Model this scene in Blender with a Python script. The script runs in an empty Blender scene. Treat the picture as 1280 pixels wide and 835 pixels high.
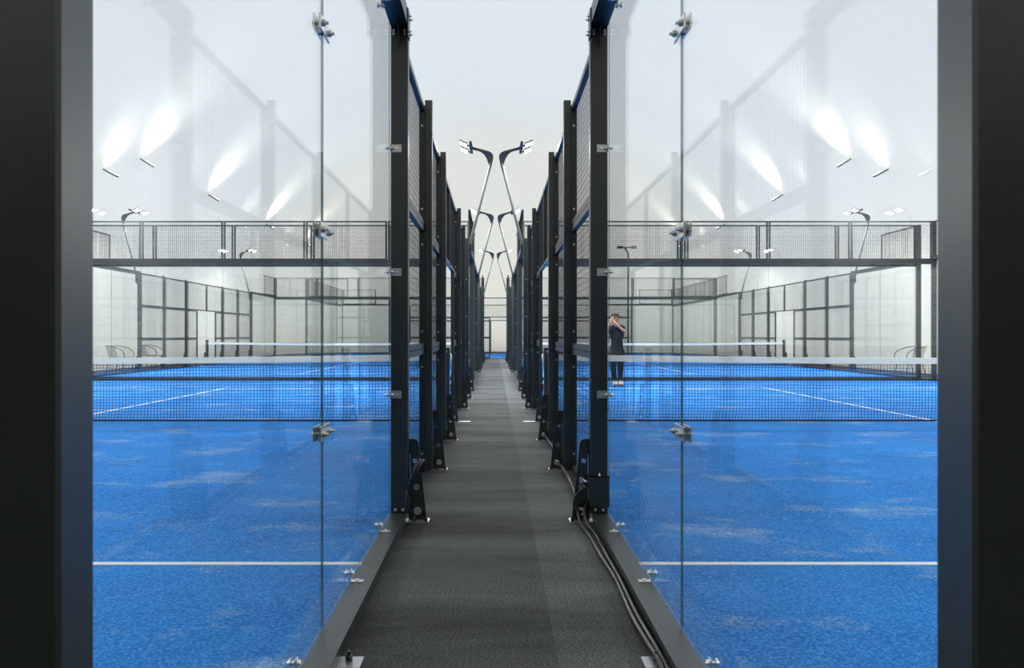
import bpy, bmesh, math, random
from mathutils import Matrix, Vector
random.seed(7)
S = bpy.context.scene
COL = S.collection
PI = math.pi

# ------------------------------------------------------------------ camera
cam = bpy.data.cameras.new('camera')
cam_o = bpy.data.objects.new('camera', cam); COL.objects.link(cam_o)
cam_o.location = (-0.026, 0.0, 1.105)
cam_o.rotation_euler = (PI/2, 0, 0)
cam.sensor_width = 36.0; cam.sensor_fit = 'HORIZONTAL'
cam.lens = 1084/1280*36.0
cam.shift_x = (640-618.5)/1280
cam.shift_y = (419.5-417.5)/1280
cam.clip_start = 0.05; cam.clip_end = 400
cam.dof.use_dof = True; cam.dof.focus_distance = 7.0; cam.dof.aperture_fstop = 8.0
S.camera = cam_o

# ------------------------------------------------------------------ daylight behind the translucent membrane
w = bpy.data.worlds.new('daylight'); S.world = w; w.use_nodes = True
bg = w.node_tree.nodes['Background']
bg.inputs[0].default_value = (0.985, 0.985, 0.95, 1)
bg.inputs[1].default_value = 1.0

S.view_settings.view_transform = 'Standard'
S.view_settings.look = 'None'
S.view_settings.gamma = 1.0
S.view_settings.use_curve_mapping = False
S.view_settings.exposure = 0.55
S.cycles.max_bounces = 10
S.cycles.diffuse_bounces = 4
S.cycles.glossy_bounces = 4
S.cycles.transparent_max_bounces = 64
S.cycles.caustics_reflective = False
S.cycles.caustics_refractive = False

UPLIGHT_W = 300.0
FLOOD_W = 112.0

# ------------------------------------------------------------------ materials
def nt(name):
    m = bpy.data.materials.new(name); m.use_nodes = True
    t = m.node_tree
    return m, t, t.nodes['Principled BSDF']
def N(t, kind, **kw):
    n = t.nodes.new(kind)
    for k, v in kw.items():
        if k in n.inputs: n.inputs[k].default_value = v
        else: setattr(n, k, v)
    return n
def simple(name, col, rough=0.5, metal=0.0, spec=0.5, noise=0.0, scale=8.0):
    m, t, p = nt(name)
    p.inputs['Base Color'].default_value = (*col, 1)
    p.inputs['Roughness'].default_value = rough
    p.inputs['Metallic'].default_value = metal
    p.inputs['Specular IOR Level'].default_value = spec
    if noise:
        tc = N(t, 'ShaderNodeTexCoord'); no = N(t, 'ShaderNodeTexNoise', Scale=scale, Detail=4.0)
        t.links.new(tc.outputs['Object'], no.inputs['Vector'])
        mx = N(t, 'ShaderNodeMix', data_type='RGBA')
        mx.inputs['A'].default_value = (*[c*(1-noise) for c in col], 1)
        mx.inputs['B'].default_value = (*[c*(1+noise) for c in col], 1)
        t.links.new(no.outputs['Fac'], mx.inputs['Factor'])
        t.links.new(mx.outputs['Result'], p.inputs['Base Color'])
        mr = N(t, 'ShaderNodeMapRange'); mr.inputs['To Min'].default_value = rough*0.85; mr.inputs['To Max'].default_value = rough*1.15
        t.links.new(no.outputs['Fac'], mr.inputs['Value']); t.links.new(mr.outputs['Result'], p.inputs['Roughness'])
    return m

M = {}
M['paint'] = simple('black_powder_coat', (0.0160, 0.0225, 0.0215), 0.36, 0, 0.62, 0.25, 6)
M['wire'] = simple('black_wire', (0.016, 0.019, 0.019), 0.45)
M['galv'] = simple('galvanised_steel', (0.55, 0.56, 0.55), 0.38, 0.9, 0.5, 0.15, 30)
M['bolt'] = simple('zinc_bolt', (0.75, 0.75, 0.74), 0.28, 0.95)
M['black_bolt'] = simple('black_bolt', (0.01, 0.01, 0.01), 0.3)
M['net'] = simple('net_cord', (0.012, 0.014, 0.018), 0.8)
M['tape'] = simple('net_tape', (0.88, 0.89, 0.86), 0.6, 0, 0.3, 0.04, 12)
M['rubber'] = simple('cable_rubber', (0.012, 0.012, 0.013), 0.32, 0, 0.5)
M['grey_metal'] = simple('grey_painted_pole', (0.065, 0.075, 0.075), 0.5, 0.0, 0.35, 0.1, 10)
M['housing'] = simple('lamp_housing', (0.07, 0.08, 0.08), 0.4, 0.2)
M['chair_metal'] = simple('chair_tube', (0.10, 0.105, 0.10), 0.35, 0.4)
M['chair_mesh'] = simple('chair_mesh', (0.16, 0.165, 0.16), 0.7)
M['line'] = simple('white_line', (0.82, 0.83, 0.82), 0.75, 0, 0.2, 0.06, 20)
M['skin'] = simple('skin', (0.55, 0.31, 0.21), 0.5)
M['shirt'] = simple('black_shirt', (0.010, 0.013, 0.014), 0.8, 0, 0.3, 0.4, 9)
M['legging'] = simple('black_leggings', (0.012, 0.015, 0.018), 0.6, 0, 0.3)
M['shoe'] = simple('white_shoe', (0.62, 0.62, 0.60), 0.6)
M['sole'] = simple('dark_sole', (0.03, 0.03, 0.03), 0.7)
M['hair'] = simple('fair_hair', (0.30, 0.15, 0.07), 0.55, 0, 0.4, 0.4, 60)
M['hairband'] = simple('black_band', (0.012, 0.012, 0.012), 0.6)
M['added_wall'] = simple('added_wall_dark', (0.03, 0.033, 0.035), 0.8, 0, 0.2, 0.2, 2)

def emit(name, col, s):
    m = bpy.data.materials.new(name); m.use_nodes = True; t = m.node_tree
    t.nodes.remove(t.nodes['Principled BSDF'])
    e = N(t, 'ShaderNodeEmission'); e.inputs[0].default_value = (*col, 1); e.inputs[1].default_value = s
    t.links.new(e.outputs[0], t.nodes['Material Output'].inputs[0])
    return m
M['lens'] = emit('lit_lens', (1.0, 0.99, 0.97), 14.0)

def make_glass():
    m = bpy.data.materials.new('clear_tempered_glass'); m.use_nodes = True; t = m.node_tree
    t.nodes.remove(t.nodes['Principled BSDF'])
    g = N(t, 'ShaderNodeNewGeometry')
    d = N(t, 'ShaderNodeVectorMath', operation='DOT_PRODUCT')
    t.links.new(g.outputs['Incoming'], d.inputs[0]); t.links.new(g.outputs['Normal'], d.inputs[1])
    a = N(t, 'ShaderNodeMath', operation='ABSOLUTE'); t.links.new(d.outputs['Value'], a.inputs[0])
    s = N(t, 'ShaderNodeMath', operation='SUBTRACT'); s.inputs[0].default_value = 1.0; t.links.new(a.outputs[0], s.inputs[1])
    p = N(t, 'ShaderNodeMath', operation='POWER'); p.inputs[1].default_value = 5.0; t.links.new(s.outputs[0], p.inputs[0])
    mr = N(t, 'ShaderNodeMapRange'); mr.inputs['To Min'].default_value = 0.020; mr.inputs['To Max'].default_value = 0.46
    t.links.new(p.outputs[0], mr.inputs['Value'])
    tr = N(t, 'ShaderNodeBsdfTransparent'); tr.inputs[0].default_value = (0.974, 0.982, 0.984, 1)
    gl = N(t, 'ShaderNodeBsdfGlossy'); gl.inputs['Roughness'].default_value = 0.0; gl.inputs[0].default_value = (1, 1, 1, 1)
    mx = N(t, 'ShaderNodeMixShader')
    t.links.new(mr.outputs['Result'], mx.inputs[0]); t.links.new(tr.outputs[0], mx.inputs[1]); t.links.new(gl.outputs[0], mx.inputs[2])
    t.links.new(mx.outputs[0], t.nodes['Material Output'].inputs[0])
    return m
M['glass'] = make_glass()
def make_edge():
    m = bpy.data.materials.new('glass_edge'); m.use_nodes = True; t = m.node_tree
    p = t.nodes['Principled BSDF']; p.inputs['Base Color'].default_value = (0.16, 0.22, 0.23, 1); p.inputs['Roughness'].default_value = 0.2
    tr = N(t, 'ShaderNodeBsdfTransparent'); tr.inputs[0].default_value = (0.6, 0.7, 0.7, 1)
    mx = N(t, 'ShaderNodeMixShader'); mx.inputs[0].default_value = 0.6
    t.links.new(p.outputs[0], mx.inputs[1]); t.links.new(tr.outputs[0], mx.inputs[2])
    t.links.new(mx.outputs[0], t.nodes['Material Output'].inputs[0])
    return m
M['edge'] = make_edge()

def make_turf():
    m, t, p = nt('blue_sanded_turf')
    tc = N(t, 'ShaderNodeTexCoord')
    fine = N(t, 'ShaderNodeTexNoise', Scale=80.0, Detail=4.0, Roughness=0.8)
    mid = N(t, 'ShaderNodeTexNoise', Scale=0.9, Detail=5.0, Roughness=0.6)
    mp = N(t, 'ShaderNodeMapping'); mp.inputs['Scale'].default_value = (0.75, 1.1, 1)
    mp.inputs['Rotation'].default_value = (0, 0, 0.25)
    patch = N(t, 'ShaderNodeTexNoise', Scale=1.25, Detail=8.0, Roughness=0.68)
    L = t.links.new
    L(tc.outputs['Object'], fine.inputs['Vector']); L(tc.outputs['Object'], mid.inputs['Vector'])
    L(tc.outputs['Object'], mp.inputs['Vector']); L(mp.outputs[0], patch.inputs['Vector'])
    c1 = N(t, 'ShaderNodeMix', data_type='RGBA')
    c1.inputs['A'].default_value = (0.0, 0.100, 0.42, 1); c1.inputs['B'].default_value = (0.0, 0.200, 0.68, 1)
    r1 = N(t, 'ShaderNodeMapRange'); r1.inputs['From Min'].default_value = 0.3; r1.inputs['From Max'].default_value = 0.7
    L(mid.outputs['Fac'], r1.inputs['Value']); L(r1.outputs[0], c1.inputs['Factor'])
    # fibre speckle
    c2 = N(t, 'ShaderNodeMix', data_type='RGBA', blend_type='MIX')
    c2.inputs['B'].default_value = (0.10, 0.38, 0.85, 1)
    r2 = N(t, 'ShaderNodeMapRange'); r2.inputs['From Min'].default_value = 0.46; r2.inputs['From Max'].default_value = 0.62
    r2.inputs['To Max'].default_value = 0.9
    L(fine.outputs['Fac'], r2.inputs['Value']); L(r2.outputs[0], c2.inputs['Factor']); L(c1.outputs['Result'], c2.inputs['A'])
    # drifts of pale sand
    r3 = N(t, 'ShaderNodeMapRange'); r3.inputs['From Min'].default_value = 0.545; r3.inputs['From Max'].default_value = 0.76
    L(patch.outputs['Fac'], r3.inputs['Value'])
    r4 = N(t, 'ShaderNodeMapRange'); r4.inputs['From Min'].default_value = 0.35; r4.inputs['From Max'].default_value = 0.65
    L(fine.outputs['Fac'], r4.inputs['Value'])
    mu = N(t, 'ShaderNodeMath', operation='MULTIPLY'); L(r3.outputs[0], mu.inputs[0]); L(r4.outputs[0], mu.inputs[1])
    mu2 = N(t, 'ShaderNodeMath', operation='MULTIPLY'); L(mu.outputs[0], mu2.inputs[0]); mu2.inputs[1].default_value = 1.0
    c3 = N(t, 'ShaderNodeMix', data_type='RGBA'); c3.inputs['B'].default_value = (0.58, 0.68, 0.66, 1)
    L(mu2.outputs[0], c3.inputs['Factor']); L(c2.outputs['Result'], c3.inputs['A'])
    L(c3.outputs['Result'], p.inputs['Base Color'])
    p.inputs['Roughness'].default_value = 0.85; p.inputs['Specular IOR Level'].default_value = 0.08
    bp = N(t, 'ShaderNodeBump'); bp.inputs['Strength'].default_value = 0.25; bp.inputs['Distance'].default_value = 0.01
    L(fine.outputs['Fac'], bp.inputs['Height']); L(bp.outputs[0], p.inputs['Normal'])
    return m
M['turf'] = make_turf()

def make_carpet(name, a, b):
    m, t, p = nt(name); L = t.links.new
    tc = N(t, 'ShaderNodeTexCoord')
    fine = N(t, 'ShaderNodeTexNoise', Scale=135.0, Detail=3.0, Roughness=0.75)
    mp = N(t, 'ShaderNodeMapping'); mp.inputs['Scale'].default_value = (0.35, 1.3, 1)
    big = N(t, 'ShaderNodeTexNoise', Scale=1.3, Detail=5.0, Roughness=0.6)
    dot = N(t, 'ShaderNodeTexVoronoi', Scale=9.0)
    mf = N(t, 'ShaderNodeMapping'); mf.inputs['Scale'].default_value = (0.7, 1.15, 1)
    L(tc.outputs['Object'], mf.inputs[0]); L(mf.outputs[0], fine.inputs['Vector']); L(tc.outputs['Object'], mp.inputs[0]); L(mp.outputs[0], big.inputs['Vector'])
    L(tc.outputs['Object'], dot.inputs['Vector'])
    c = N(t, 'ShaderNodeMix', data_type='RGBA'); c.inputs['A'].default_value = (*a, 1); c.inputs['B'].default_value = (*b, 1)
    r = N(t, 'ShaderNodeMapRange'); r.inputs['From Min'].default_value = 0.36; r.inputs['From Max'].default_value = 0.64
    L(big.outputs['Fac'], r.inputs['Value']); L(r.outputs[0], c.inputs['Factor'])
    f = N(t, 'ShaderNodeMapRange'); f.inputs['From Min'].default_value = 0.38; f.inputs['From Max'].default_value = 0.62
    f.inputs['To Min'].default_value = 0.25; f.inputs['To Max'].default_value = 1.9
    L(fine.outputs['Fac'], f.inputs['Value'])
    mu = N(t, 'ShaderNodeMix', data_type='RGBA', blend_type='MULTIPLY'); mu.inputs['Factor'].default_value = 1.0
    L(c.outputs['Result'], mu.inputs['A']); L(f.outputs[0], mu.inputs['B'])
    # scattered crumbs of pale sand
    lt = N(t, 'ShaderNodeMath', operation='LESS_THAN'); lt.inputs[1].default_value = 0.035
    L(dot.outputs['Distance'], lt.inputs[0])
    sc = N(t, 'ShaderNodeMath', operation='MULTIPLY'); sc.inputs[1].default_value = 0.5; L(lt.outputs[0], sc.inputs[0])
    d = N(t, 'ShaderNodeMix', data_type='RGBA'); d.inputs['B'].default_value = (0.3, 0.3, 0.28, 1)
    L(sc.outputs[0], d.inputs['Factor']); L(mu.outputs['Result'], d.inputs['A'])
    L(d.outputs['Result'], p.inputs['Base Color'])
    p.inputs['Roughness'].default_value = 0.75; p.inputs['Specular IOR Level'].default_value = 0.07
    bp = N(t, 'ShaderNodeBump'); bp.inputs['Strength'].default_value = 0.3; bp.inputs['Distance'].default_value = 0.01
    ad = N(t, 'ShaderNodeMath', operation='ADD'); L(fine.outputs['Fac'], ad.inputs[0]); L(big.outputs['Fac'], ad.inputs[1])
    L(ad.outputs[0], bp.inputs['Height']); L(bp.outputs[0], p.inputs['Normal'])
    return m
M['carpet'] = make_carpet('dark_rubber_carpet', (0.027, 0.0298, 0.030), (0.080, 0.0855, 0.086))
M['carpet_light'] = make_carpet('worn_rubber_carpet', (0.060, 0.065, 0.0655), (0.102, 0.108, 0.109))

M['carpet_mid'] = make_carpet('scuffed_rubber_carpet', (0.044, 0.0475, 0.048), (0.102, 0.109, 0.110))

def make_membrane():
    m = bpy.data.materials.new('white_dome_membrane'); m.use_nodes = True; t = m.node_tree; L = t.links.new
    t.nodes.remove(t.nodes['Principled BSDF'])
    tc = N(t, 'ShaderNodeTexCoord')
    no = N(t, 'ShaderNodeTexNoise', Scale=0.35, Detail=4.0); L(tc.outputs['Object'], no.inputs['Vector'])
    wv = N(t, 'ShaderNodeTexWave', Scale=0.55, Distortion=0.6); wv.bands_direction = 'Z'; L(tc.outputs['Object'], wv.inputs['Vector'])
    ad = N(t, 'ShaderNodeMath', operation='MULTIPLY_ADD'); ad.inputs[1].default_value = 0.12
    L(wv.outputs['Fac'], ad.inputs[0]); L(no.outputs['Fac'], ad.inputs[2])
    bp = N(t, 'ShaderNodeBump'); bp.inputs['Strength'].default_value = 0.25; bp.inputs['Distance'].default_value = 0.25
    L(ad.outputs[0], bp.inputs['Height'])
    df = N(t, 'ShaderNodeBsdfDiffuse'); df.inputs[0].default_value = (0.85, 0.80, 0.69, 1)
    tl = N(t, 'ShaderNodeBsdfTranslucent'); tl.inputs[0].default_value = (0.84, 0.85, 0.82, 1)
    L(bp.outputs[0], df.inputs['Normal'])
    mx = N(t, 'ShaderNodeMixShader'); mx.inputs[0].default_value = 0.5
    L(df.outputs[0], mx.inputs[1]); L(tl.outputs[0], mx.inputs[2])
    L(mx.outputs[0], t.nodes['Material Output'].inputs[0])
    return m
M['membrane'] = make_membrane()

# ------------------------------------------------------------------ mesh helpers
class MB:
    def __init__(s): s.v = []; s.f = []; s.sm = []; s.mi = []
    def add(s, vs, fs, smooth=False, mi=0):
        o = len(s.v); s.v += [tuple(p) for p in vs]
        for f in fs: s.f.append([i+o for i in f]); s.sm.append(smooth); s.mi.append(mi)
        return s
    def box(s, x0, x1, y0, y1, z0, z1, mi=0):
        v = [(x0,y0,z0),(x1,y0,z0),(x1,y1,z0),(x0,y1,z0),(x0,y0,z1),(x1,y0,z1),(x1,y1,z1),(x0,y1,z1)]
        return s.add(v, [(3,2,1,0),(4,5,6,7),(0,1,5,4),(1,2,6,5),(2,3,7,6),(3,0,4,7)], False, mi)
    def prism(s, pts, z0, z1, smooth=False):          # outline in xy, counter-clockwise, extruded in z
        n = len(pts)
        v = [(x,y,z0) for x,y in pts]+[(x,y,z1) for x,y in pts]
        s.add(v, [list(range(n))[::-1], list(range(n,2*n))])
        o = len(s.v)-2*n
        for i in range(n):
            s.f.append([o+i, o+(i+1)%n, o+n+(i+1)%n, o+n+i]); s.sm.append(smooth); s.mi.append(0)
        return s
    def tubebox(s, x0, x1, y0, y1, z0, z1, c=0.006):  # square tube with chamfered corners
        return s.prism([(x0+c,y0),(x1-c,y0),(x1,y0+c),(x1,y1-c),(x1-c,y1),(x0+c,y1),(x0,y1-c),(x0,y0+c)], z0, z1)
    def tube(s, pts, r, n=8, caps=True):
        pts = [Vector(p) for p in pts]; rs = r if isinstance(r, (list, tuple)) else [r]*len(pts)
        o = len(s.v); up = None
        for i, p in enumerate(pts):
            d = (pts[min(i+1, len(pts)-1)]-pts[max(i-1, 0)]).normalized()
            if up is None: up = Vector((0,0,1)) if abs(d.z) < 0.9 else Vector((0,1,0))
            a = d.cross(up).normalized(); b = a.cross(d).normalized(); up = b
            for k in range(n):
                t = 2*PI*k/n; s.v.append(tuple(p+(a*math.cos(t)+b*math.sin(t))*rs[i]))
        for i in range(len(pts)-1):
            for k in range(n):
                s.f.append([o+i*n+k, o+i*n+(k+1)%n, o+(i+1)*n+(k+1)%n, o+(i+1)*n+k]); s.sm.append(n > 4); s.mi.append(0)
        if caps:
            s.f.append([o+k for k in range(n)][::-1]); s.sm.append(False); s.mi.append(0)
            e = o+(len(pts)-1)*n
            s.f.append([e+k for k in range(n)]); s.sm.append(False); s.mi.append(0)
        return s
    def bar(s, p0, p1, t):                            # thin square bar without caps (wires, cords)
        p0 = Vector(p0); p1 = Vector(p1); d = (p1-p0).normalized()
        up = Vector((0,0,1)) if abs(d.z) < 0.9 else Vector((1,0,0))
        a = d.cross(up).normalized()*t/2; b = d.cross(a).normalized()*t/2
        v = [p0+a+b, p0-a+b, p0-a-b, p0+a-b, p1+a+b, p1-a+b, p1-a-b, p1+a-b]
        return s.add(v, [(0,1,5,4),(1,2,6,5),(2,3,7,6),(3,0,4,7)])
    def ball(s, c, r, n=10, m=7, sx=1, sy=1, sz=1):
        o = len(s.v)
        for i in range(m+1):
            th = PI*i/m
            for k in range(n):
                ph = 2*PI*k/n
                s.v.append((c[0]+r*sx*math.sin(th)*math.cos(ph), c[1]+r*sy*math.sin(th)*math.sin(ph), c[2]+r*sz*math.cos(th)))
        for i in range(m):
            for k in range(n):
                s.f.append([o+i*n+k, o+(i+1)*n+k, o+(i+1)*n+(k+1)%n, o+i*n+(k+1)%n]); s.sm.append(True); s.mi.append(0)
        return s
    def mesh(s, name, mats):
        me = bpy.data.meshes.new(name); me.from_pydata(s.v, [], s.f)
        if not isinstance(mats, (list, tuple)): mats = [mats]
        for m in mats: me.materials.append(M[m] if isinstance(m, str) else m)
        me.polygons.foreach_set('use_smooth', s.sm); me.polygons.foreach_set('material_index', s.mi)
        me.update(); return me

CACHE = {}
def cached(key, make):
    if key not in CACHE: CACHE[key] = make()
    return CACHE[key]
def obj(name, mesh, parent=None, loc=None, mat=None, kind=None, label=None):
    o = bpy.data.objects.new(name, mesh); COL.objects.link(o)
    if parent: o.parent = parent
    if mat is not None: o.matrix_local = mat
    elif loc is not None: o.location = loc
    if kind: o['kind'] = kind
    if label: o['label'] = label
    return o
def thing(name, label, cat, mat=None, loc=(0,0,0), group=None, mesh=None):
    o = bpy.data.objects.new(name, mesh); COL.objects.link(o)
    if mat is not None: o.matrix_local = mat
    else: o.location = loc
    o['label'] = label; o['category'] = cat
    if group: o['group'] = group
    return o
T = Matrix.Translation
def bolt_mesh(axis='y', r=0.009, h=0.012, mat='bolt'):
    def mk():
        mb = MB()
        if axis == 'y': mb.tube([(0,0.002,0),(0,-h,0)], r, 6); mb.tube([(0,-h,0),(0,-h-0.008,0)], r*0.55, 6)
        elif axis == 'z': mb.tube([(0,0,-0.002),(0,0,h)], r, 6); mb.tube([(0,0,h),(0,0,h+0.012)], r*0.55, 6)
        else: mb.tube([(0.002,0,0),(-h,0,0)], r, 6); mb.tube([(-h,0,0),(-h-0.008,0,0)], r*0.55, 6)
        return mb.mesh('bolt', mat)
    return cached(('bolt', axis, r, h, mat), mk)

# ------------------------------------------------------------------ setting: floor, carpet, turf, dome
def slab(name, x0, x1, y0, y1, z0, z1, mat, parent=None, kind='structure'):
    return obj(name, MB().box(x0, x1, y0, y1, z0, z1).mesh(name, mat), parent, kind=kind)
floor = slab('floor', -14, 14, -9, 62, -0.12, -0.012, 'carpet')
XS = 0.19
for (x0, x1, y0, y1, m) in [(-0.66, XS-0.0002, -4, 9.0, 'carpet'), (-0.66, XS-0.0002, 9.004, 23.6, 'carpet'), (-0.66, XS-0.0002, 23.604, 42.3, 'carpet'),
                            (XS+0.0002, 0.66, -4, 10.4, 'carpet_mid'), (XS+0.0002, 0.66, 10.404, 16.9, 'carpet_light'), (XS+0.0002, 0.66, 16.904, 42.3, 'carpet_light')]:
    o = slab('carpet_strip', x0, x1, y0, y1, -0.011, 0.0, m, floor, None)

Y1, Y2, TY = 1.12, 22.0, 42.75     # near ends of the two pairs of courts, near side of the cross court
TX0, TX1 = -9.25, 10.75
FX = 0.538                          # corridor face of the fences
def turf(name, x0, x1, y0, y1, label):
    o = slab(name, x0, x1, y0, y1, -0.011, 0.008, 'turf')
    o['label'] = label
    return o
def lines(par, rects):
    for (x0, x1, y0, y1) in rects:
        obj('line_marking', MB().box(x0, x1, y0, y1, 0.006, 0.0105).mesh('line_marking', 'line'), par)
for side, nm in ((-1, 'left'), (1, 'right')):
    for yy, fn in ((Y1, 'near'), (Y2, 'far')):
        a, b = sorted((side*(FX+0.104), side*(FX+0.104+10.0)))
        tf = turf('court_turf', a, b, yy, yy+20, f'blue sanded turf of the {nm} {fn} court')
        c = (a+b)/2
        lines(tf, [(a, b, yy+3.05-0.025, yy+3.05+0.025), (a, b, yy+16.95-0.025, yy+16.95+0.025),
                   (c-0.025, c+0.025, yy+2.85, yy+17.15)])
turf('court_turf', TX0, TX1, TY, TY+10, 'blue turf of the cross court beyond the corridor')

def dome():
    R, H, ya, yb, cap = 12.7, 12.2, -8.0, 50.0, 10.5
    n = 40; v = []; f = []
    rings = [(ya, 1.0), (2.0, 1.0), (10.0, 1.0), (20.0, 1.0), (30.0, 1.0), (40.0, 1.0), (yb, 1.0)]
    for i in range(1, 15):
        ph = PI/2*i/14.0
        rings.append((yb+cap*math.sin(ph), max(0.002, math.cos(ph))))
    for (y, k) in rings:
        for j in range(n+1):
            t = PI*j/n
            v.append((-R*k*math.cos(t), y, -0.05+(H*k+0.05)*math.sin(t)))
    m = n+1
    for i in range(len(rings)-1):
        for j in range(n):
            f.append((i*m+j, i*m+j+1, (i+1)*m+j+1, (i+1)*m+j))
    me = bpy.data.meshes.new('ceiling'); me.from_pydata(v, [], f); me.materials.append(M['membrane'])
    me.polygons.foreach_set('use_smooth', [True]*len(f)); me.update()
    o = obj('ceiling', me, kind='structure'); o['label'] = 'white membrane of the air dome'
    # closed end behind the camera
    mb = MB(); vs = [(-R*math.cos(PI*j/n), ya, -0.05+(H+0.05)*math.sin(PI*j/n)) for j in range(n+1)]
    mb.add(vs, [list(range(n+1))])
    obj('wall_back', mb.mesh('wall_back', 'membrane'), kind='structure')
    slab('wall_added_shade', -9, 9, -4.7, -4.5, -0.012, 3.2, 'added_wall')  # unseen dark wall, added so camera-facing sides of the posts turn darker
dome()

# ------------------------------------------------------------------ fence pieces
ORD = ['first', 'second', 'third', 'fourth', 'fifth', 'sixth', 'seventh', 'eighth', 'ninth']
W = 0.104

def brace_mesh():
    def mk():
        bm = bmesh.new()
        def loop(pts):
            vs = [bm.verts.new((x, 0, z)) for x, z in pts]
            return [bm.edges.new((vs[i], vs[(i+1) % len(vs)])) for i in range(len(vs))]
        top = 0.49
        out = [(0.0, 0.008), (0.0, top), (-0.036, top), (-0.048, top-0.006), (-0.056, top-0.02), (-0.059, top-0.04), (-0.106, 0.008)]
        es = loop(out)
        def circ(cx, cz, r, n=14): return [(cx+r*math.cos(2*PI*k/n), cz+r*math.sin(2*PI*k/n)) for k in range(n)]
        es += loop(circ(-0.052, 0.062, 0.023)); es += loop(circ(-0.046, 0.205, 0.019)); es += loop(circ(-0.036, 0.36, 0.014))
        for z0, z1 in ((0.11, 0.20), (0.215, 0.40)):
            es += loop([(-0.010, z0), (-0.010, z1), (-0.006, z1), (-0.006, z0)])
        bmesh.ops.triangle_fill(bm, use_beauty=True, use_dissolve=False, edges=es)
        r = bmesh.ops.extrude_face_region(bm, geom=bm.faces[:])
        bmesh.ops.translate(bm, verts=[g for g in r['geom'] if isinstance(g, bmesh.types.BMVert)], vec=(0, 0.008, 0))
        bmesh.ops.recalc_face_normals(bm, faces=bm.faces[:])
        me = bpy.data.meshes.new('brace'); bm.to_mesh(me); bm.free(); me.materials.append(M['paint'])
        return me
    return cached('brace', mk)

def add_foot(root, det, dy=0.035):
    obj('brace_plate', brace_mesh(), root, (0, dy, 0))
    obj('base_plate', cached('base', lambda: MB().box(-0.122, 0.02, -0.055, 0.055, 0.0, 0.007).mesh('base_plate', 'galv')), root, (0, dy, 0))
    if det:
        for x, y in ((-0.035, -0.035), (-0.105, -0.03), (-0.09, 0.04)):
            obj('bolt', bolt_mesh('z', 0.010, 0.016, 'black_bolt'), root, (x, dy+y, 0.007))

def wide_post(Mw, s, label, det, clampless=False, back=False):
    root = thing('steel_post', label, 'post', Mw @ T((0, s, 0)))
    obj('shaft', cached('wide_shaft', lambda: MB().tubebox(0, W, 0, 0.075, 0.055, 2.9305, 0.004).mesh('shaft', 'paint')), root)
    add_foot(root, det, 0.045)
    if det:
        for x in (0.03, 0.075): obj('bolt', bolt_mesh('y', 0.010, 0.008), root, (x, 0, 0.078))
        for x in (0.02, 0.084):
            for z in (2.905, 2.885): obj('bolt', bolt_mesh('y', 0.008, 0.008), root, (x, 0, z))
        obj('gusset', cached('topgusset', lambda: MB().add([(0.048, -0.07, 2.93), (0.054, -0.07, 2.93), (0.054, 0, 2.93), (0.048, 0, 2.93), (0.048, 0, 2.80), (0.054, 0, 2.80)],
            [(0, 1, 2, 3), (0, 3, 4), (1, 5, 2), (0, 4, 5, 1), (3, 2, 5, 4)]).mesh('gusset', 'paint')), root)
        obj('joint_plate', cached('jplate', lambda: MB().box(-0.007, 0.0, -0.06, 0.05, 2.86, 3.02).mesh('joint_plate', 'paint')), root)
        for y in (-0.03, 0.03):
            for z in (2.89, 2.98): obj('bolt', bolt_mesh('x', 0.008, 0.010), root, (-0.007, y, z))
    else:
        for z in (0.75, 1.48, 2.21):
            obj('bolt', bolt_mesh('y', 0.012, 0.008), root, (0.05, 0, z))
    return root

def square_post(Mw, s, label, det):
    root = thing('steel_post', label, 'post', Mw @ T((0, s, 0)))
    obj('shaft', cached('sq_shaft', lambda: MB().tubebox(0, 0.06, -0.03, 0.03, 0.007, 3.03, 0.004).mesh('shaft', 'paint')), root)
    obj('mounting_plate', cached('mplate', lambda: MB().add(
        [(0.06, y, z) for y in (-0.03, -0.024) for z in (0.012, 2.99)] + [(W, y, z) for y in (-0.03, -0.024) for z in (0.012, 2.93)],
        [(0, 4, 5, 1), (2, 3, 7, 6), (0, 1, 3, 2), (4, 6, 7, 5), (1, 5, 7, 3), (0, 2, 6, 4)]).mesh('mounting_plate', 'paint')), root)
    add_foot(root, det)
    for z in (0.14, 0.85, 1.14, 1.85, 2.14, 2.82):
        obj('bolt', bolt_mesh('y', 0.010, 0.008), root, (0.082, -0.03, z))
    return root

def wire_mesh(w, h, sp, t):
    def mk():
        mb = MB(); n = max(2, round(w/sp)); m = max(2, round(h/sp))
        for i in range(1, n): mb.bar((0, i*w/n, 0), (0, i*w/n, h), t)
        for j in range(1, m): mb.bar((t, 0, j*h/m), (t, w, j*h/m), t)
        return mb.mesh('wire_mesh', 'wire')
    return cached(('wire', w, h, sp, t), mk)
def mesh_panel(Mw, s0, s1, z0, z1, label, group, lx=0.064, lw=0.040, rail=0.042, name='mesh_panel', stile=0.022, wt=0.0026):
    w, h = s1-s0, z1-z0
    root = thing(name, label, 'mesh panel', Mw @ T((lx, s0, z0)), group=group)
    r = cached(('rail', w, lw, rail), lambda: MB().box(0, lw, 0.0, w, 0, rail).mesh('rail', 'paint'))
    obj('rail', r, root); obj('rail', r, root, (0, 0, h-rail))
    st = cached(('stile', h, rail, lw, stile), lambda: MB().box(lw-0.012, lw, 0, stile, rail, h-rail).mesh('stile', 'paint'))
    obj('stile', st, root); obj('stile', st, root, (0, w-stile, 0))
    obj('wire_mesh', wire_mesh(round(w-2*stile, 3), round(h-2*rail, 3), 0.05, wt), root, (lw-0.008, stile, rail), kind='stuff')
    return root

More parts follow.
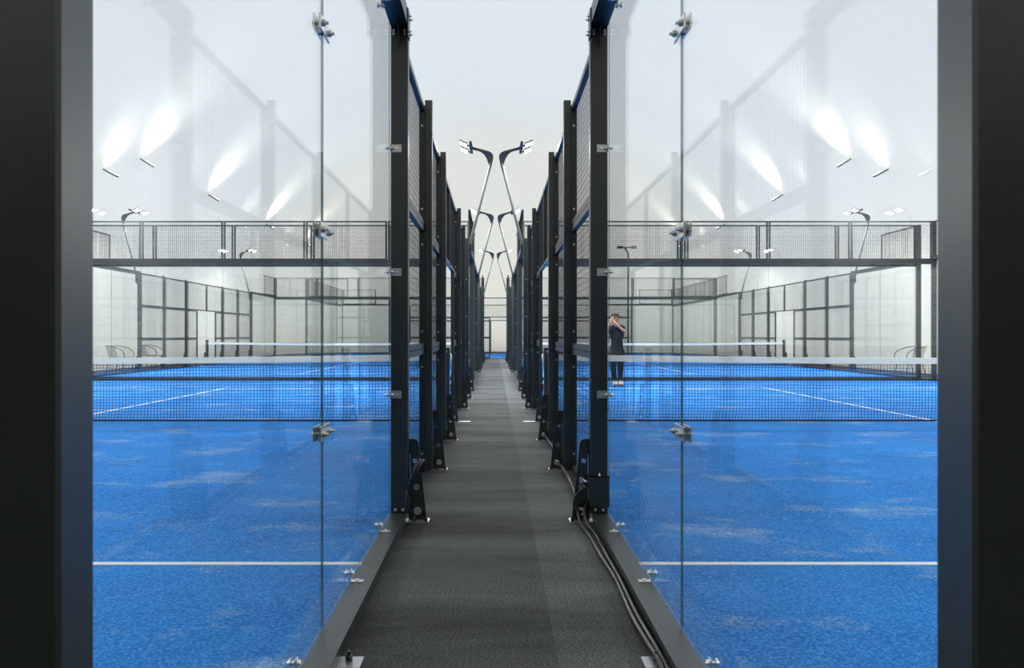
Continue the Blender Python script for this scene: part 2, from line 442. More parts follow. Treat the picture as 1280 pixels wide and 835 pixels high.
def glass_mesh(w, z0, z1, th=0.009):
    def mk():
        mb = MB()
        v = [(0,0,z0),(th,0,z0),(th,w,z0),(0,w,z0),(0,0,z1),(th,0,z1),(th,w,z1),(0,w,z1)]
        mb.add(v, [(1,2,6,5),(3,0,4,7)], False, 0); mb.add(v, [(3,2,1,0),(4,5,6,7),(0,1,5,4),(2,3,7,6)], False, 1)
        return mb.mesh('glass', ['glass', 'edge'])
    return cached(('glass', round(w, 3), z0, z1), mk)
def bottom_clip_mesh():
    def mk():
        mb = MB(); mb.box(-0.055, 0.0, -0.018, 0.018, 0, 0.004); mb.box(-0.005, -0.001, -0.018, 0.018, 0, 0.05)
        mb.tube([(-0.030, 0, 0.004), (-0.030, 0, 0.012)], 0.008, 6)
        mb.tube([(-0.018, 0, 0.036), (0.024, 0, 0.036)], 0.007, 6); mb.tube([(-0.016, 0, 0.036), (-0.006, 0, 0.036)], 0.013, 8)
        mb.tube([(0.013, 0, 0.036), (0.019, 0, 0.036)], 0.016, 10)
        return mb.mesh('clip', 'bolt')
    return cached('bclip', mk)
def seam_clamp(root, y, z):
    o = obj('seam_clamp', cached('seamclamp', lambda: MB().box(-0.008, -0.001, -0.085, 0.085, -0.026, 0.026).box(0.013, 0.020, -0.085, 0.085, -0.026, 0.026).mesh('seam_clamp', 'bolt')), root, (0, y, z))
    for dy in (-0.055, 0.055):
        obj('bolt', cached('sbolt', lambda: MB().tube([(-0.03, 0, 0), (0.024, 0, 0)], 0.006, 6).tube([(-0.020, 0, 0), (-0.008, 0, 0)], 0.012, 6).tube([(0.02, 0, 0), (0.026, 0, 0)], 0.013, 8).mesh('bolt', 'galv')), o, (0, dy, 0))
def post_clamp(root, y, z):    # from the glass to the camera-facing face of the wide post
    o = obj('post_clamp', cached('pclamp', lambda: MB().box(-0.066, -0.004, -0.005, 0.0, -0.022, 0.022).box(-0.006, -0.002, -0.034, -0.004, -0.022, 0.022).mesh('post_clamp', 'galv')), root, (0, y, z))
    obj('bolt', cached('pbolt', lambda: MB().tube([(-0.024, -0.016, 0), (0.030, -0.016, 0)], 0.006, 6).tube([(0.013, -0.016, 0), (0.018, -0.016, 0)], 0.016, 10).tube([(-0.014, -0.016, 0), (-0.006, -0.016, 0)], 0.012, 6).mesh('bolt', 'bolt')), o)
    obj('bolt', cached('pbolt2', lambda: MB().tube([(-0.04, -0.004, 0), (-0.04, -0.016, 0)], 0.009, 6).mesh('bolt', 'bolt')), o)

def glass_panel(Mw, s0, s1, label, group, z0=0.057, z1=2.965, clips=(), tops=(), seams=(), posts=()):
    g = 0.003
    root = thing('glass_panel', label, 'glass panel', Mw @ T((W+0.001, s0+g, 0)), group=group, mesh=glass_mesh(s1-s0-2*g, z0, z1))
    for y in clips: obj('bottom_clip', bottom_clip_mesh(), root, (0, y-s0, 0.055))
    for y in tops: obj('top_clip', bottom_clip_mesh(), root, mat=T((0, y-s0, 2.932)) @ Matrix.Scale(-1, 4, (0, 0, 1)))
    for (y, zs) in seams:
        for z in zs: seam_clamp(root, y-s0-g, z)
    for (y, zs) in posts:
        for z in zs: post_clamp(root, y-s0-g, z)
    return root

def beam(Mw, s0, s1, z0, z1, label, name, group=None, feet=(), x0=0.0, clipped=0):
    root = thing(name, label, 'rail', Mw @ T((0, s0, 0)), group=group)
    obj('tube', cached(('beam', round(s1-s0, 3), z0, z1, x0), lambda: MB().box(x0, W-0.001, 0, s1-s0, z0, z1).mesh('tube', 'paint')), root)
    for y in feet:
        p = obj('foot_plate', cached('fplate', lambda: MB().box(-0.075, 0.004, -0.05, 0.05, 0.0, 0.006).mesh('foot_plate', 'galv')), root, (x0, y-s0, 0))
        obj('bolt', bolt_mesh('z', 0.012, 0.022, 'black_bolt'), p, (-0.03, 0.012, 0.006))
    for k in range(clipped):
        y = (k+0.5)*(s1-s0)/clipped
        obj('clip', cached('endclip', lambda: MB().box(W-0.02, W+0.03, -0.02, 0.02, z0-0.05, z0).mesh('clip', 'paint')), root, (0, y, 0))
    return root

def mast(Mw, s, label):
    root = thing('light_mast', label, 'light mast', Mw @ T((0, s, 0)), group='light masts on the court fences')
    pts = [(-0.03, 0, 2.70), (-0.03, 0, 2.92), (-0.045, 0, 3.0)]
    for k in range(1, 9): pts.append((-0.045-0.385*k/8, 0, 3.0+1.5*k/8))
    pts += [(-0.450, 0, 4.59), (-0.455, 0, 4.635), (-0.448, 0, 4.67), (-0.425, 0, 4.70), (-0.38, 0, 4.722), (-0.22, 0, 4.765), (-0.05, 0, 4.81)]
    obj('pole', cached('pole', lambda: MB().tube(pts, 0.028, 8).mesh('pole', 'grey_metal')), root)
    def gus():
        a = [(-0.405, 4.40), (-0.44, 4.56), (-0.445, 4.65), (-0.40, 4.70), (-0.20, 4.755), (-0.29, 4.69), (-0.345, 4.61), (-0.38, 4.51)]
        v = [(x, -0.006, z) for x, z in a]+[(x, 0.006, z) for x, z in a]; n = len(a)
        return MB().add(v, [list(range(n)), list(range(n, 2*n))[::-1]]+[(i, n+i, n+(i+1) % n, (i+1) % n) for i in range(n)]).mesh('gusset', 'grey_metal')
    obj('gusset', cached('mgusset', gus), root)
    obj('bracket', cached('mbracket', lambda: MB().box(-0.01, 0.0, -0.05, 0.05, 2.66, 3.0).box(-0.062, 0, -0.04, 0.04, 2.72, 2.74).box(-0.062, 0, -0.04, 0.04, 2.9, 2.92).mesh('bracket', 'grey_metal')), root)
    obj('head_bar', cached('hbar', lambda: MB().tube([(-0.045, -0.48, 4.815), (-0.045, 0.48, 4.815)], 0.027, 8).box(-0.075, -0.015, -0.06, 0.06, 4.78, 4.85).mesh('head_bar', 'grey_metal')), root)
    for y in (-0.28, 0.28):
        fl = obj('floodlight', cached('flood', lambda: MB().box(-0.03, 0.13, -0.15, 0.15, 0.0, 0.03).box(-0.095, -0.03, -0.03, 0.03, 0.005, 0.025).mesh('floodlight', 'housing')), root,
                 mat=T((0.055, y, 4.80)) @ Matrix.Rotation(-0.40, 4, 'Y'))
        obj('lens', cached('flens', lambda: MB().box(-0.022, 0.122, -0.14, 0.14, -0.004, 0.0).mesh('lens', 'lens')), fl)
        la = bpy.data.lights.new('flood_light', 'AREA'); la.shape = 'RECTANGLE'; la.size = 0.14; la.size_y = 0.28; la.energy = FLOOD_W; la.spread = math.radians(168); la.color = (0.97, 1.0, 1.0)
        lo = bpy.data.objects.new('flood_light', la); COL.objects.link(lo); lo.parent = fl; lo.location = (0.05, 0, -0.008)
    return root

TIER = ['lower', 'middle', 'upper']
def side_wall(Mw, where, det, masts=(), start=True, tall0=True, tall1=True):
    """A fence 20 m long: local x runs from its outer face into the court, local y along it."""
    gg = f'glass panels of the {where} fence'; gm = f'mesh panels of the {where} fence'
    if start:
        root = thing('steel_post', f'thick black corner post at the near end of the {where} fence', 'post', Mw @ T((0, -0.10, 0)))
        hh = 3.9 if tall0 else 3.4
        obj('shaft', cached(('cshaft', hh), lambda: MB().tubebox(0, W, 0, 0.090, 0.0, hh, 0.005).mesh('shaft', 'paint')), root)
    root = thing('steel_post', f'black corner post at the far end of the {where} fence', 'post', Mw @ T((0, 20.01, 0)))
    obj('shaft', cached(('cshaft', 3.9), lambda: MB().tubebox(0, W, 0, 0.090, 0.0, 3.9, 0.005).mesh('shaft', 'paint')), root)
    zz = (0.757, 1.48, 2.21)
    # glass ends
    for a, nm, o in ((0, 'near', 0), (16, 'far', 2)):
        d = det and a == 0
        glass_panel(Mw, a, a+2, f'clear glass panel, {ORD[o]} from the near end of the {where} fence', gg,
                    clips=(a+0.55, a+1.56) if det else (), seams=((a+2, zz),) if det else ())
        glass_panel(Mw, a+2, a+4, f'clear glass panel, {ORD[o+1]} from the near end of the {where} fence', gg,
                    clips=(a+2.58, a+3.52) if det else (), tops=(a+2.58, a+3.58) if d else (), posts=((a+4, zz),) if d else ())
        beam(Mw, a, a+4, 0.0, 0.055, f'flat dark grey steel rail under the {nm} glass of the {where} fence', 'base_rail',
             feet=(a+1.8,) if d else (), x0=0.011)
        if d:
            pass
        beam(Mw, a-0.01, a+4, 2.93, 3.03, f'dark steel top rail over the {nm} glass of the {where} fence', 'top_rail')
    # posts
    wide_post(Mw, 4, f'wide black steel post where glass meets mesh, near half of the {where} fence', det)
    wide_post(Mw, 15.925, f'wide black steel post where mesh meets glass, far half of the {where} fence', False)
    for k, s in enumerate((6, 8, 12, 14)):
        square_post(Mw, s, f'black steel mesh post with bolts, {ORD[k]} along the {where} fence', det and s < 9)
    # mesh bays
    for k, (a, b) in enumerate(((4.075, 5.97), (6.03, 7.97), (12.03, 13.97), (14.03, 15.925))):
        for q in range(3):
            mesh_panel(Mw, a, b, q*1.0+(0.008 if q == 0 else 0), q*1.0+(0.995 if q < 2 else 0.985), f'{TIER[q]} black wire mesh panel in {ORD[k]} full bay of the {where} fence', gm)
    # the gateway round the net
    mesh_panel(Mw, 8.03, 9.98, 2.0, 2.985, f'wire mesh panel over near half of the gateway, {where} fence', gm)
    mesh_panel(Mw, 10.02, 11.97, 2.0, 2.985, f'wire mesh panel over far half of the gateway, {where} fence', gm)
    t = thing('gateway_mullion', f'thin black upright over the gateway of the {where} fence', 'post', Mw @ T((0, 9.98, 0)))
    obj('shaft', cached('mullion', lambda: MB().box(0.06, W, 0, 0.04, 2.0, 2.985).mesh('shaft', 'paint')), t)
    for nm, a, b, jy in (('near', 8.03, 8.96, 8.96), ('far', 11.04, 11.97, 11.0)):
        for q in range(2):
            mesh_panel(Mw, a, b, q+(0.008 if q == 0 else 0), q+0.995, f'narrow {TIER[q]} mesh panel, {nm} side of the gateway, {where} fence', gm)
        t = thing('gateway_jamb', f'thin black jamb on {nm} side of the gateway in the {where} fence', 'post', Mw @ T((0, jy, 0)))
        obj('shaft', cached('jamb', lambda: MB().box(0.06, W, 0, 0.04, 0, 1.995).mesh('shaft', 'paint')), t)
    # raised mesh at the ends
    for a, nm, on in ((0.0, 'near', tall0), (18.0, 'far', tall1)):
        if on:
            mesh_panel(Mw, a+0.01, a+2.0, 3.032, 3.9, f'raised wire mesh panel over glass at the {nm} end of the {where} fence', gm, lx=0.03, lw=0.05, rail=0.03, stile=0.055, wt=0.003)
    for s, nm in masts:
        mast(Mw, s, f'curved light mast with lit floodlights, {nm} half of the {where} fence')

def end_wall(Mw, where, width=10.0, corner=True, det=True, top=3.9):
    gg = f'glass panels of the {where} end wall'; gm = f'raised mesh panels of the {where} end wall'
    n = 5
    for k in range(n):
        a = k*width/n; b = a+width/n
        lab = f'{ORD[k]} from the corridor' if where != 'x' else ''
        glass_panel(Mw, a, b, f'clear glass panel, {ORD[k]} from the corridor in the {where} end wall', gg, z1=2.85)
        mesh_panel(Mw, a+0.008, b-0.008, 2.955, top, f'raised wire mesh panel, {ORD[k]} from the corridor over the {where} end wall', gm,
                   lx=0.03, lw=0.05, rail=0.03, stile=0.05, wt=0.0034)
    beam(Mw, -0.1, width+0.1, 2.85, 2.95, f'dark horizontal rail above the glass of the {where} end wall', 'top_rail', clipped=10 if det else 0)
    beam(Mw, 0, width, 0.0, 0.055, f'thin dark rail along the foot of the {where} end wall', 'base_rail', x0=0.02)

def net(cx0, cx1, y, label, posts):
    w = cx1-cx0
    def top(u): return 0.865-0.045*math.sin(PI*u)
    root = thing('court_net', label, 'net', loc=(cx0, y, 0), group='court nets')
    mb = MB(); n = 24
    for i in range(n+1):
        u = i/n; z = top(u)
        mb.v += [(u*w, -0.026, z-0.078), (u*w, 0.026, z-0.078), (u*w, 0.010, z-0.006), (u*w, 0.0, z), (u*w, -0.010, z-0.006)]
    for i in range(n):
        for k in range(5):
            a = i*5+k; b = i*5+(k+1) % 5
            mb.f.append([a, b, b+5, a+5]); mb.sm.append(False); mb.mi.append(0)
    obj('tape', mb.mesh('tape', 'tape'), root)
    mb = MB(); sp = 0.041; k = int(w/sp)
    for i in range(1, k):
        u = i/k; x = u*w; wob = 0.004*math.sin(i*0.9)
        mb.bar((x, 0, top(u)-0.06), (x+wob, 0, 0.20), 0.0042); mb.bar((x+wob, 0, 0.20), (x-0.012+0.010*math.sin(i*0.21), 0.0, 0.012), 0.0042)
    rows = 20
    for j in range(rows):
        for i in range(n):
            u0, u1 = i/n, (i+1)/n
            z0 = 0.02+(top(u0)-0.08)*j/rows; z1 = 0.02+(top(u1)-0.08)*j/rows
            mb.bar((u0*w, 0.004, z0), (u1*w, 0.004, z1), 0.0042)
    obj('netting', mb.mesh('netting', 'net'), root, kind='stuff')
    obj('hem_cord', MB().tube([(0, 0, 0.018), (w, 0, 0.018)], 0.011, 6).mesh('hem_cord', 'net'), root)
    for x, sgn, lab in posts:
        p = thing('net_post', lab, 'post', loc=(x, y, 0))
        p.scale = (sgn, 1, 1)
        obj('shaft', cached('npost', lambda: MB().tubebox(0.065, 0.15, -0.05, 0.05, 0.0, 0.95, 0.005).mesh('shaft', 'paint')), p)
        obj('brace_plate', brace_mesh(), p, (0.06, -0.03, 0))
        obj('base_plate', cached('nbase', lambda: MB().box(-0.20, 0.15, -0.06, 0.04, 0.0, 0.007).mesh('base_plate', 'galv')), p)
        obj('bolt', bolt_mesh('y', 0.013, 0.01), p, (0.105, -0.05, 0.90))
        obj('crank', cached('crank', lambda: MB().tube([(0.055, -0.04, 0.88), (0.045, -0.055, 0.86), (0.045, -0.055, 0.62)], 0.007, 6).mesh('crank', 'bolt')), p)

MIR = Matrix.Scale(-1, 4, (1, 0, 0))
# corridor fences
side_wall(T((-FX, Y1, 0)) @ MIR, 'left near corridor', True, masts=((16, 'far'),), tall0=False)
side_wall(T((FX, Y1, 0)), 'right near corridor', True, masts=((16, 'far'),), tall0=False)
side_wall(T((-FX, Y2, 0)) @ MIR, 'left far corridor', False, masts=((4, 'near'), (16, 'far')))
side_wall(T((FX, Y2, 0)), 'right far corridor', False, masts=((4, 'near'), (16, 'far')))
OX = FX+W+10.0+W
side_wall(T((-OX, Y2, 0)), 'left far outer', False, masts=((4, 'near'), (16, 'far')))
side_wall(T((OX, Y2, 0)) @ MIR, 'right far outer', False, masts=((4, 'near'), (16, 'far')))
side_wall(T((-OX, Y1, 0)), 'left near outer', False, masts=((4, 'near'), (16, 'far')))
side_wall(T((OX, Y1, 0)) @ MIR, 'right near outer', False, masts=((4, 'near'), (16, 'far')))
# end walls: local y runs away from the corridor, local x from outside into the court
def end_matrix(sx, y, inward):      # along = sx * X, inward = +-Y
    m = Matrix.Identity(4)
    m[0][0], m[1][0] = 0, inward
    m[0][1], m[1][1] = sx, 0
    m[0][3], m[1][3] = sx*(FX+W), y
    return m
for sx, nm in ((-1, 'left'), (1, 'right')):
    end_wall(end_matrix(sx, Y1+20.1, -1), f'{nm} near court far')
    end_wall(end_matrix(sx, Y2-0.1, 1), f'{nm} far court near', det=False)
    end_wall(end_matrix(sx, Y2+20.1, -1), f'{nm} far court far', det=False)
    end_wall(end_matrix(sx, Y1-0.1, 1), f'{nm} near court near', det=False)
# nets
for sx, nm in ((-1, 'left'), (1, 'right')):
    for yy, fn in ((Y1+10, 'near'), (Y2+10, 'far')):
        a, b = sorted((sx*(FX+W+0.05), sx*(FX+W+9.95)))
        ps = [(sx*FX, sx, f'square black net post with silver crank beside the corridor, {nm} {fn} court')]
        if fn == 'far': ps.append((sx*OX, -sx, f'square black net post in the outer gateway of the {nm} far court'))
        net(a, b, yy, f'black court net with white tape across the {nm} {fn} court', ps)

# cross court at the end of the corridor
def cross_matrix(sx_along, x0, y0, ax):
    m = Matrix.Identity(4)
    if ax == 'x':      # fence runs along X, inward = +-Y given by sx_along
        m[0][0], m[1][0] = 0, sx_along
        m[0][1], m[1][1] = 1, 0
    else:
        m[0][0], m[1][0] = sx_along, 0
        m[0][1], m[1][1] = 0, 1
    m[0][3], m[1][3] = x0, y0
    return m
side_wall(cross_matrix(1, TX0, TY-0.1, 'x'), 'cross court front', False)
side_wall(cross_matrix(-1, TX0, TY+10.1, 'x'), 'cross court rear', False)
end_wall(cross_matrix(1, TX0-0.104, TY, 'y'), 'cross court left', det=False)
end_wall(cross_matrix(-1, TX1+0.104, TY, 'y'), 'cross court right', det=False)
def tee_lamp():
    root = thing('tee_lamp', 'thin dark lamp pole with a flat T-shaped head rising behind the far court', 'lamp', loc=(6.68, 43.6, 0))
    obj('pole', MB().tube([(0, 0, 0), (0, 0, 5.05), (-0.02, 0, 5.25), (-0.10, 0, 5.42), (-0.16, 0, 5.5)], 0.05, 8).mesh('pole', 'paint'), root)
    obj('head_bar', MB().box(-0.52, 0.36, -0.04, 0.04, 5.5, 5.56).mesh('head_bar', 'paint'), root)
    for x in (-0.42, 0.26):
        obj('floodlight', MB().box(x-0.14, x+0.14, -0.16, 0.1, 5.48, 5.60).mesh('floodlight', 'paint'), root)
tee_lamp()

# ------------------------------------------------------------------ uplights on the dome wall
def uplight(sx, x, y, z, label, k=1.0):
    root = thing('uplight', label, 'lamp', loc=(sx*x, y, z), group='uplights along the dome')
    th = math.atan2(z/12.2, x/12.7)
    # local: x outward, z up along the membrane
    ang = -(PI/2-math.atan2(math.cos(th)*12.2, math.sin(th)*12.7))
    root.rotation_euler = (0, sx*ang, 0)
    root.scale = (sx, 1, 1) if sx < 0 else (1, 1, 1)
    obj('housing', cached('uh', lambda: MB().box(-0.12, 0.10, -0.14, 0.14, -0.06, 0.0).mesh('housing', 'housing')), root)
    obj('lens', cached('ul', lambda: MB().box(-0.11, 0.09, -0.13, 0.13, 0.0, 0.004).mesh('lens', 'lens')), root)
    obj('bracket', cached('ub', lambda: MB().box(0.08, 0.30, -0.03, 0.03, -0.07, -0.03).mesh('bracket', 'housing')), root)
    sp = bpy.data.lights.new('uplight_beam', 'SPOT'); sp.energy = UPLIGHT_W*k; sp.spot_size = math.radians(104); sp.spot_blend = 1.0
    sp.shadow_soft_size = 0.08; sp.color = (0.98, 1.0, 1.0)
    so = bpy.data.objects.new('uplight_beam', sp); COL.objects.link(so); so.parent = root
    so.location = (0.0, 0, 0.03); so.rotation_euler = (PI, math.radians(19), 0)
for sx, nm in ((-1, 'left'), (1, 'right')):
    for k, (x, y, z) in enumerate(((10.85, 24.6, 5.72), (10.45, 26.2, 6.32), (10.45, 32.4, 6.25), (10.45, 40.6, 6.2), (10.45, 49.0, 6.2))):
        uplight(sx, x, y, z, f'uplight washing the {nm} side of the dome, {ORD[k]} from the camera end', 0.3 if k == 0 else 1.0)

# ------------------------------------------------------------------ cables and small fittings
def smooth(pts, sub=6):
    P = [Vector(p) for p in pts]; out = []
    for i in range(len(P)-1):
        p0, p1, p2, p3 = P[max(i-1, 0)], P[i], P[i+1], P[min(i+2, len(P)-1)]
        for k in range(sub):
            t = k/sub
            out.append(0.5*((2*p1)+(p2-p0)*t+(2*p0-5*p1+4*p2-p3)*t*t+(3*p1-p0-3*p2+p3)*t**3))
    out.append(P[-1]); return out
def cable(name, label, pts, r, mat='rubber', group=None):
    return thing(name, label, 'cable', mesh=MB().tube(smooth(pts), r, 8).mesh(name, mat), group=group)
cable('power_cable', 'outer black cable lying on the carpet along the right base rail',
      [(0.50, 5.30, 0.10), (0.468, 5.13, 0.075), (0.468, 4.98, 0.03), (0.490, 4.75, 0.012), (0.500, 4.3, 0.012), (0.515, 3.9, 0.012), (0.508, 3.4, 0.013), (0.512, 3.05, 0.022), (0.518, 2.9, 0.026), (0.520, 2.7, 0.014), (0.505, 2.3, 0.012), (0.50, 1.6, 0.012)], 0.0095)
cable('power_cable', 'inner black cable squeezed between the outer cable and right base rail',
      [(0.525, 5.16, 0.12), (0.500, 5.08, 0.075), (0.505, 4.95, 0.03), (0.528, 4.75, 0.012), (0.530, 4.3, 0.012), (0.535, 3.9, 0.012), (0.530, 3.4, 0.013), (0.534, 3.0, 0.022), (0.538, 2.7, 0.014), (0.53, 2.3, 0.012), (0.525, 1.6, 0.012)], 0.0095)
cable('cable_loop', 'black cable looping out of the first right post above the floor',
      [(0.545, 5.10, 0.215), (0.50, 5.09, 0.212), (0.452, 5.08, 0.175), (0.437, 5.08, 0.125), (0.447, 5.09, 0.09), (0.475, 5.10, 0.075), (0.50, 5.13, 0.06)], 0.006)
cable('power_cable', 'black cable from the brace of the second right post to the first post',
      [(0.488, 7.18, 0.064), (0.50, 7.10, 0.06), (0.52, 6.8, 0.05), (0.535, 6.5, 0.02), (0.53, 6.1, 0.012), (0.51, 5.6, 0.013), (0.50, 5.3, 0.02)], 0.011)
cable('power_cable', 'black cable between the braces of the second and third right posts',
      [(0.488, 9.18, 0.064), (0.50, 9.08, 0.06), (0.53, 8.6, 0.03), (0.545, 8.2, 0.012), (0.53, 7.6, 0.014), (0.50, 7.28, 0.06)], 0.011)
def bundle():
    root = thing('cable_tail', 'folded black cable tail hanging beside the first left post', 'cable', loc=(-0.5, 5.06, 0))
    for k in range(3):
        dx = k*0.010
        p = [(-0.030+dx*0.4, 0.0, 0.19-dx), (-0.024+dx, -0.02, 0.235), (0.012+dx, -0.03, 0.33), (0.028+dx, -0.01, 0.372-dx*0.3), (0.040+dx, 0.03, 0.368), (0.036+dx, 0.05, 0.30)]
        obj('strand', MB().tube(smooth(p), 0.0075, 8).mesh('strand', 'rubber'), root)
    obj('tie', MB().tube(smooth([(-0.032, 0.0, 0.20), (-0.036, -0.01, 0.13), (-0.026, 0.0, 0.07)]), 0.012, 8).mesh('tie', 'rubber'), root)
bundle()
def guard_box():
    root = thing('post_guard', 'black steel sleeve wrapped round the foot of the first right post', 'cover', loc=(0.532, 5.09, 0.098))
    obj('shell', MB().tubebox(0.0, 0.116, 0, 0.12, 0, 0.178, 0.004).mesh('shell', 'paint'), root)
    obj('rim', MB().box(-0.003, 0.119, -0.003, 0.123, 0.170, 0.178).mesh('rim', 'rubber'), root)
    obj('catch', MB().tube([(-0.002, 0.02, 0.155), (-0.03, 0.0, 0.15), (-0.045, -0.01, 0.165)], 0.008, 6).box(-0.062, -0.044, -0.02, 0.0, 0.145, 0.178).mesh('catch', 'bolt'), root)
    obj('bolt', bolt_mesh('z', 0.008, 0.008), root, (0.058, 0.02, 0.178))
guard_box()

# ------------------------------------------------------------------ wire garden chairs beside the far courts
def chair(x, y, rz, label):
    root = thing('wire_armchair', label, 'chair', loc=(x, y, -0.012), group='metal armchairs beside the far courts')
    root.rotation_euler = (0, 0, rz)
    obj('seat', MB().box(-0.24, 0.24, -0.23, 0.23, 0.42, 0.445).mesh('seat', 'chair_mesh'), root)
    mb = MB()
    for k in range(9): yy = -0.22+0.055*k; mb.bar((-0.22, yy, 0.44), (-0.34, yy, 0.80), 0.010)
    for k in range(7): mb.bar((-0.22-0.02*k, -0.22, 0.44+0.06*k), (-0.22-0.02*k, 0.22, 0.44+0.06*k), 0.010)
    obj('backrest', mb.mesh('backrest', 'chair_mesh'), root)
    for s in (-1, 1):
        yy = 0.245*s
        obj('arm', MB().tube(smooth([(-0.34, yy, 0.80), (-0.1, yy*1.1, 0.78), (0.18, yy*1.12, 0.69), (0.29, yy*1.1, 0.58), (0.30, yy, 0.44)]), 0.013, 6).mesh('arm', 'chair_metal'), root)
        obj('leg', MB().tube([(0.22, yy, 0.43), (0.30, yy*1.05, 0.0)], 0.013, 6).mesh('leg', 'chair_metal'), root)
        obj('leg', MB().tube([(-0.20, yy, 0.43), (-0.30, yy*1.05, 0.0)], 0.013, 6).mesh('leg', 'chair_metal'), root)
chair(-11.65, 26.9, -0.15, 'metal armchair beside the left dome wall, nearer of the two')
chair(-11.75, 29.6, -0.05, 'metal armchair beside the left dome wall, farther of the two')
chair(11.75, 24.6, PI+0.2, 'metal armchair on the right, behind the corner posts')

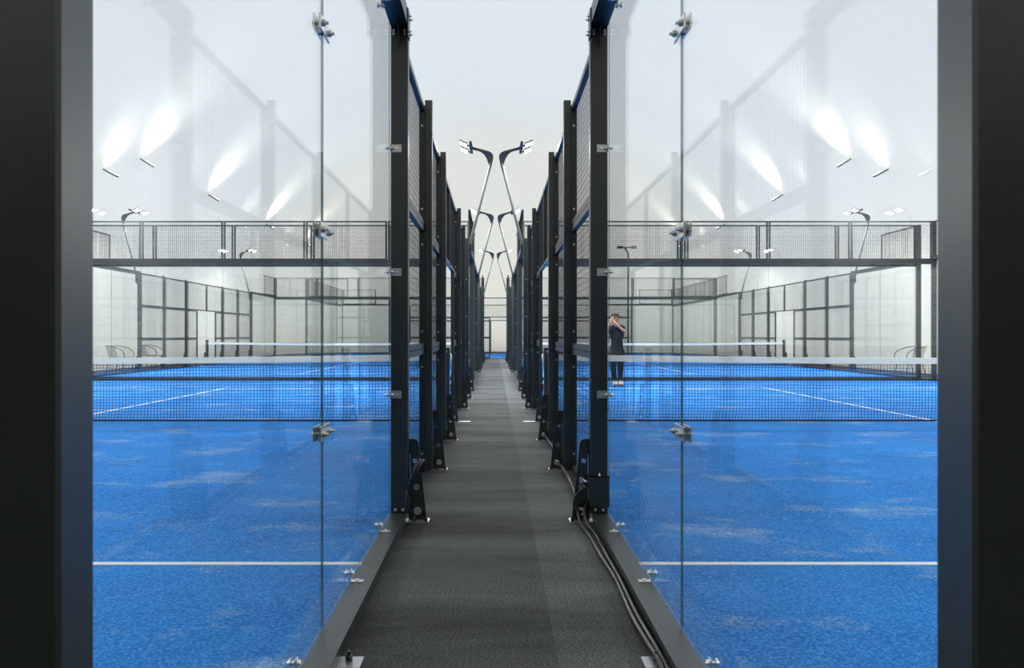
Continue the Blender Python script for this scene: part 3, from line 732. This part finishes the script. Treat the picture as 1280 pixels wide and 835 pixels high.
# ------------------------------------------------------------------ player
def skin_obj(name, verts, edges, radii, mat, parent, root_i=0, sub=1):
    me = bpy.data.meshes.new(name); me.from_pydata(verts, edges, [])
    me.materials.append(M[mat])
    o = obj(name, me, parent)
    md = o.modifiers.new('Skin', 'SKIN'); md.use_smooth_shade = True
    for i, r in enumerate(radii):
        r = r if isinstance(r, tuple) else (r, r)
        me.skin_vertices[0].data[i].radius = r
        me.skin_vertices[0].data[i].use_root = (i == root_i)
    sb = o.modifiers.new('Sub', 'SUBSURF'); sb.levels = sub; sb.render_levels = sub
    return o
def player():
    root = thing('person', 'person in black T-shirt and leggings, arms raised to the head, beyond the right net', 'person', loc=(2.635, 18.9, 0.008))
    V = []; E = []; R = []
    def add(p, r, par=None):
        V.append(p); R.append(r)
        if par is not None: E.append((par, len(V)-1))
        return len(V)-1
    pel = add((-0.005, 0, 0.82), (0.10, 0.075)); ab = add((0, 0, 0.98), (0.095, 0.07), pel)
    ch = add((0, 0, 1.15), (0.11, 0.08), ab); nb = add((-0.01, 0, 1.28), (0.065, 0.055), ch)
    nk = add((-0.025, -0.01, 1.345), 0.045, nb); hd0 = add((-0.035, -0.025, 1.40), (0.062, 0.07), nk)
    hd1 = add((-0.04, -0.02, 1.475), (0.072, 0.085), hd0); hd2 = add((-0.04, -0.01, 1.535), (0.05, 0.06), hd1)
    def arm(sh, el, wr, knuck, fdir, s):
        a = add(sh, 0.052, ch); b = add(el, 0.038, a); c = add(wr, 0.026, b); h = add(knuck, (0.032, 0.018), c)
        base = Vector(knuck); d = Vector(fdir).normalized(); side = d.cross(Vector((0, 1, 0))).normalized()
        for i, ln in enumerate((0.06, 0.068, 0.062, 0.05)):
            p = base+side*(i-1.5)*0.016
            f1 = add(tuple(p+d*ln*0.55), 0.008, h); add(tuple(p+d*ln+Vector((0, 0.02, 0))), 0.007, f1)
        t1 = add(tuple(Vector(wr)*0.4+base*0.6+side*s*0.035+Vector((0, 0.01, 0))), 0.009, h); add(tuple(base+side*s*0.048+d*0.02), 0.008, t1)
    arm((0.135, -0.01, 1.255), (0.150, -0.17, 1.165), (-0.035, -0.20, 1.345), (-0.085, -0.16, 1.40), (-0.4, 0.3, 0.85), 1)
    arm((-0.145, -0.01, 1.255), (-0.25, -0.16, 1.21), (-0.155, -0.17, 1.41), (-0.125, -0.13, 1.465), (0.5, 0.3, 0.8), -1)
    for s, kn, an in ((-1, (-0.095, -0.05, 0.43), (-0.035, 0.04, 0.09)), (1, (0.075, -0.03, 0.44), (0.082, 0.03, 0.09))):
        h = add((s*0.075, 0, 0.74), (0.070, 0.068), pel); k = add(kn, 0.046, h)
        cf = add(tuple(Vector(kn)*0.6+Vector(an)*0.4+Vector((0, 0.025, 0))), 0.044, k); a = add(an, 0.034, cf)
        add((an[0], an[1]-0.09, 0.04), (0.03, 0.025), a)
    skin_obj('body', V, E, R, 'skin', root)
    # T-shirt
    V2 = [(-0.005, 0, 0.70), (-0.005, 0, 0.84), (0, 0, 1.0), (0, 0, 1.15), (-0.01, 0, 1.27), (-0.02, -0.005, 1.31),
          (0.135, -0.01, 1.25), (0.150, -0.12, 1.19), (-0.145, -0.01, 1.25), (-0.22, -0.11, 1.22)]
    skin_obj('shirt', V2, [(0, 1), (1, 2), (2, 3), (3, 4), (4, 5), (3, 6), (6, 7), (3, 8), (8, 9)],
             [(0.185, 0.14), (0.175, 0.135), (0.16, 0.125), (0.165, 0.12), (0.095, 0.08), (0.066, 0.064), 0.078, 0.075, 0.078, 0.075], 'shirt', root, 1)
    # leggings
    V3 = [(-0.005, 0, 0.84)]; E3 = []; R3 = [(0.14, 0.11)]
    for s, kn, an in ((-1, (-0.095, -0.05, 0.43), (-0.035, 0.04, 0.105)), (1, (0.075, -0.03, 0.44), (0.082, 0.03, 0.105))):
        i = len(V3); V3 += [(s*0.075, 0, 0.72), kn, tuple(Vector(kn)*0.6+Vector(an)*0.4+Vector((0, 0.025, 0))), an]
        R3 += [0.104, 0.076, 0.070, 0.046]; E3 += [(0, i), (i, i+1), (i+1, i+2), (i+2, i+3)]
    skin_obj('leggings', V3, E3, R3, 'legging', root)
    for x, y in ((-0.035, 0.04), (0.082, 0.03)):
        o = skin_obj('shoe', [(x, y+0.02, 0.045), (x, y-0.07, 0.045), (x-0.01, y-0.17, 0.035), (x, y, 0.10)], [(0, 1), (1, 2), (0, 3)],
                     [(0.056, 0.055), (0.056, 0.050), (0.044, 0.034), (0.052, 0.052)], 'shoe', root)
        obj('sole', MB().prism([(x-0.042, y-0.20), (x+0.036, y-0.20), (x+0.046, y-0.08), (x+0.04, y+0.065), (x-0.04, y+0.065), (x-0.05, y-0.08)], 0.0, 0.02).mesh('sole', 'sole'), o)
    # face, hair and band
    f = obj('face', MB().ball((-0.068, -0.098, 1.475), 0.011, 8, 5).ball((-0.015, -0.098, 1.475), 0.011, 8, 5).mesh('face', 'sole'), root)
    obj('nose', MB().tube([(-0.042, -0.095, 1.478), (-0.043, -0.122, 1.445)], [0.008, 0.014], 6).mesh('nose', 'skin'), f)
    obj('mouth', MB().box(-0.062, -0.022, -0.106, -0.09, 1.408, 1.418).mesh('mouth', 'hair'), f)
    for sx in (-0.118, 0.036):
        obj('ear', MB().ball((sx, -0.012, 1.46), 0.022, 8, 5, 0.5, 0.8, 1.3).mesh('ear', 'skin'), f)
    mb = MB().ball((-0.04, 0.008, 1.505), 0.088, 14, 9, 0.98, 1.02, 0.92).ball((-0.03, 0.115, 1.50), 0.035, 8, 6)
    mb.tube([(-0.03, 0.13, 1.50), (-0.02, 0.17, 1.40), (-0.01, 0.13, 1.27)], [0.03, 0.028, 0.010], 8)
    obj('hair', mb.mesh('hair', 'hair'), root)
    ring = [(-0.04+0.094*math.cos(t*PI/10), 0.0+0.096*math.sin(t*PI/10), 1.532-0.012*math.sin(t*PI/10)) for t in range(21)]
    hb = MB().tube(ring, 0.011, 6)
    for a, b in (((-0.09, -0.04, 1.55), (-0.115, -0.05, 1.60)), ((-0.05, -0.05, 1.56), (-0.06, -0.06, 1.61)), ((0.0, -0.04, 1.56), (0.02, -0.04, 1.60))):
        hb.tube([a, b], [0.014, 0.006], 6)
    obj('headband', hb.mesh('headband', 'hairband'), root)
player()
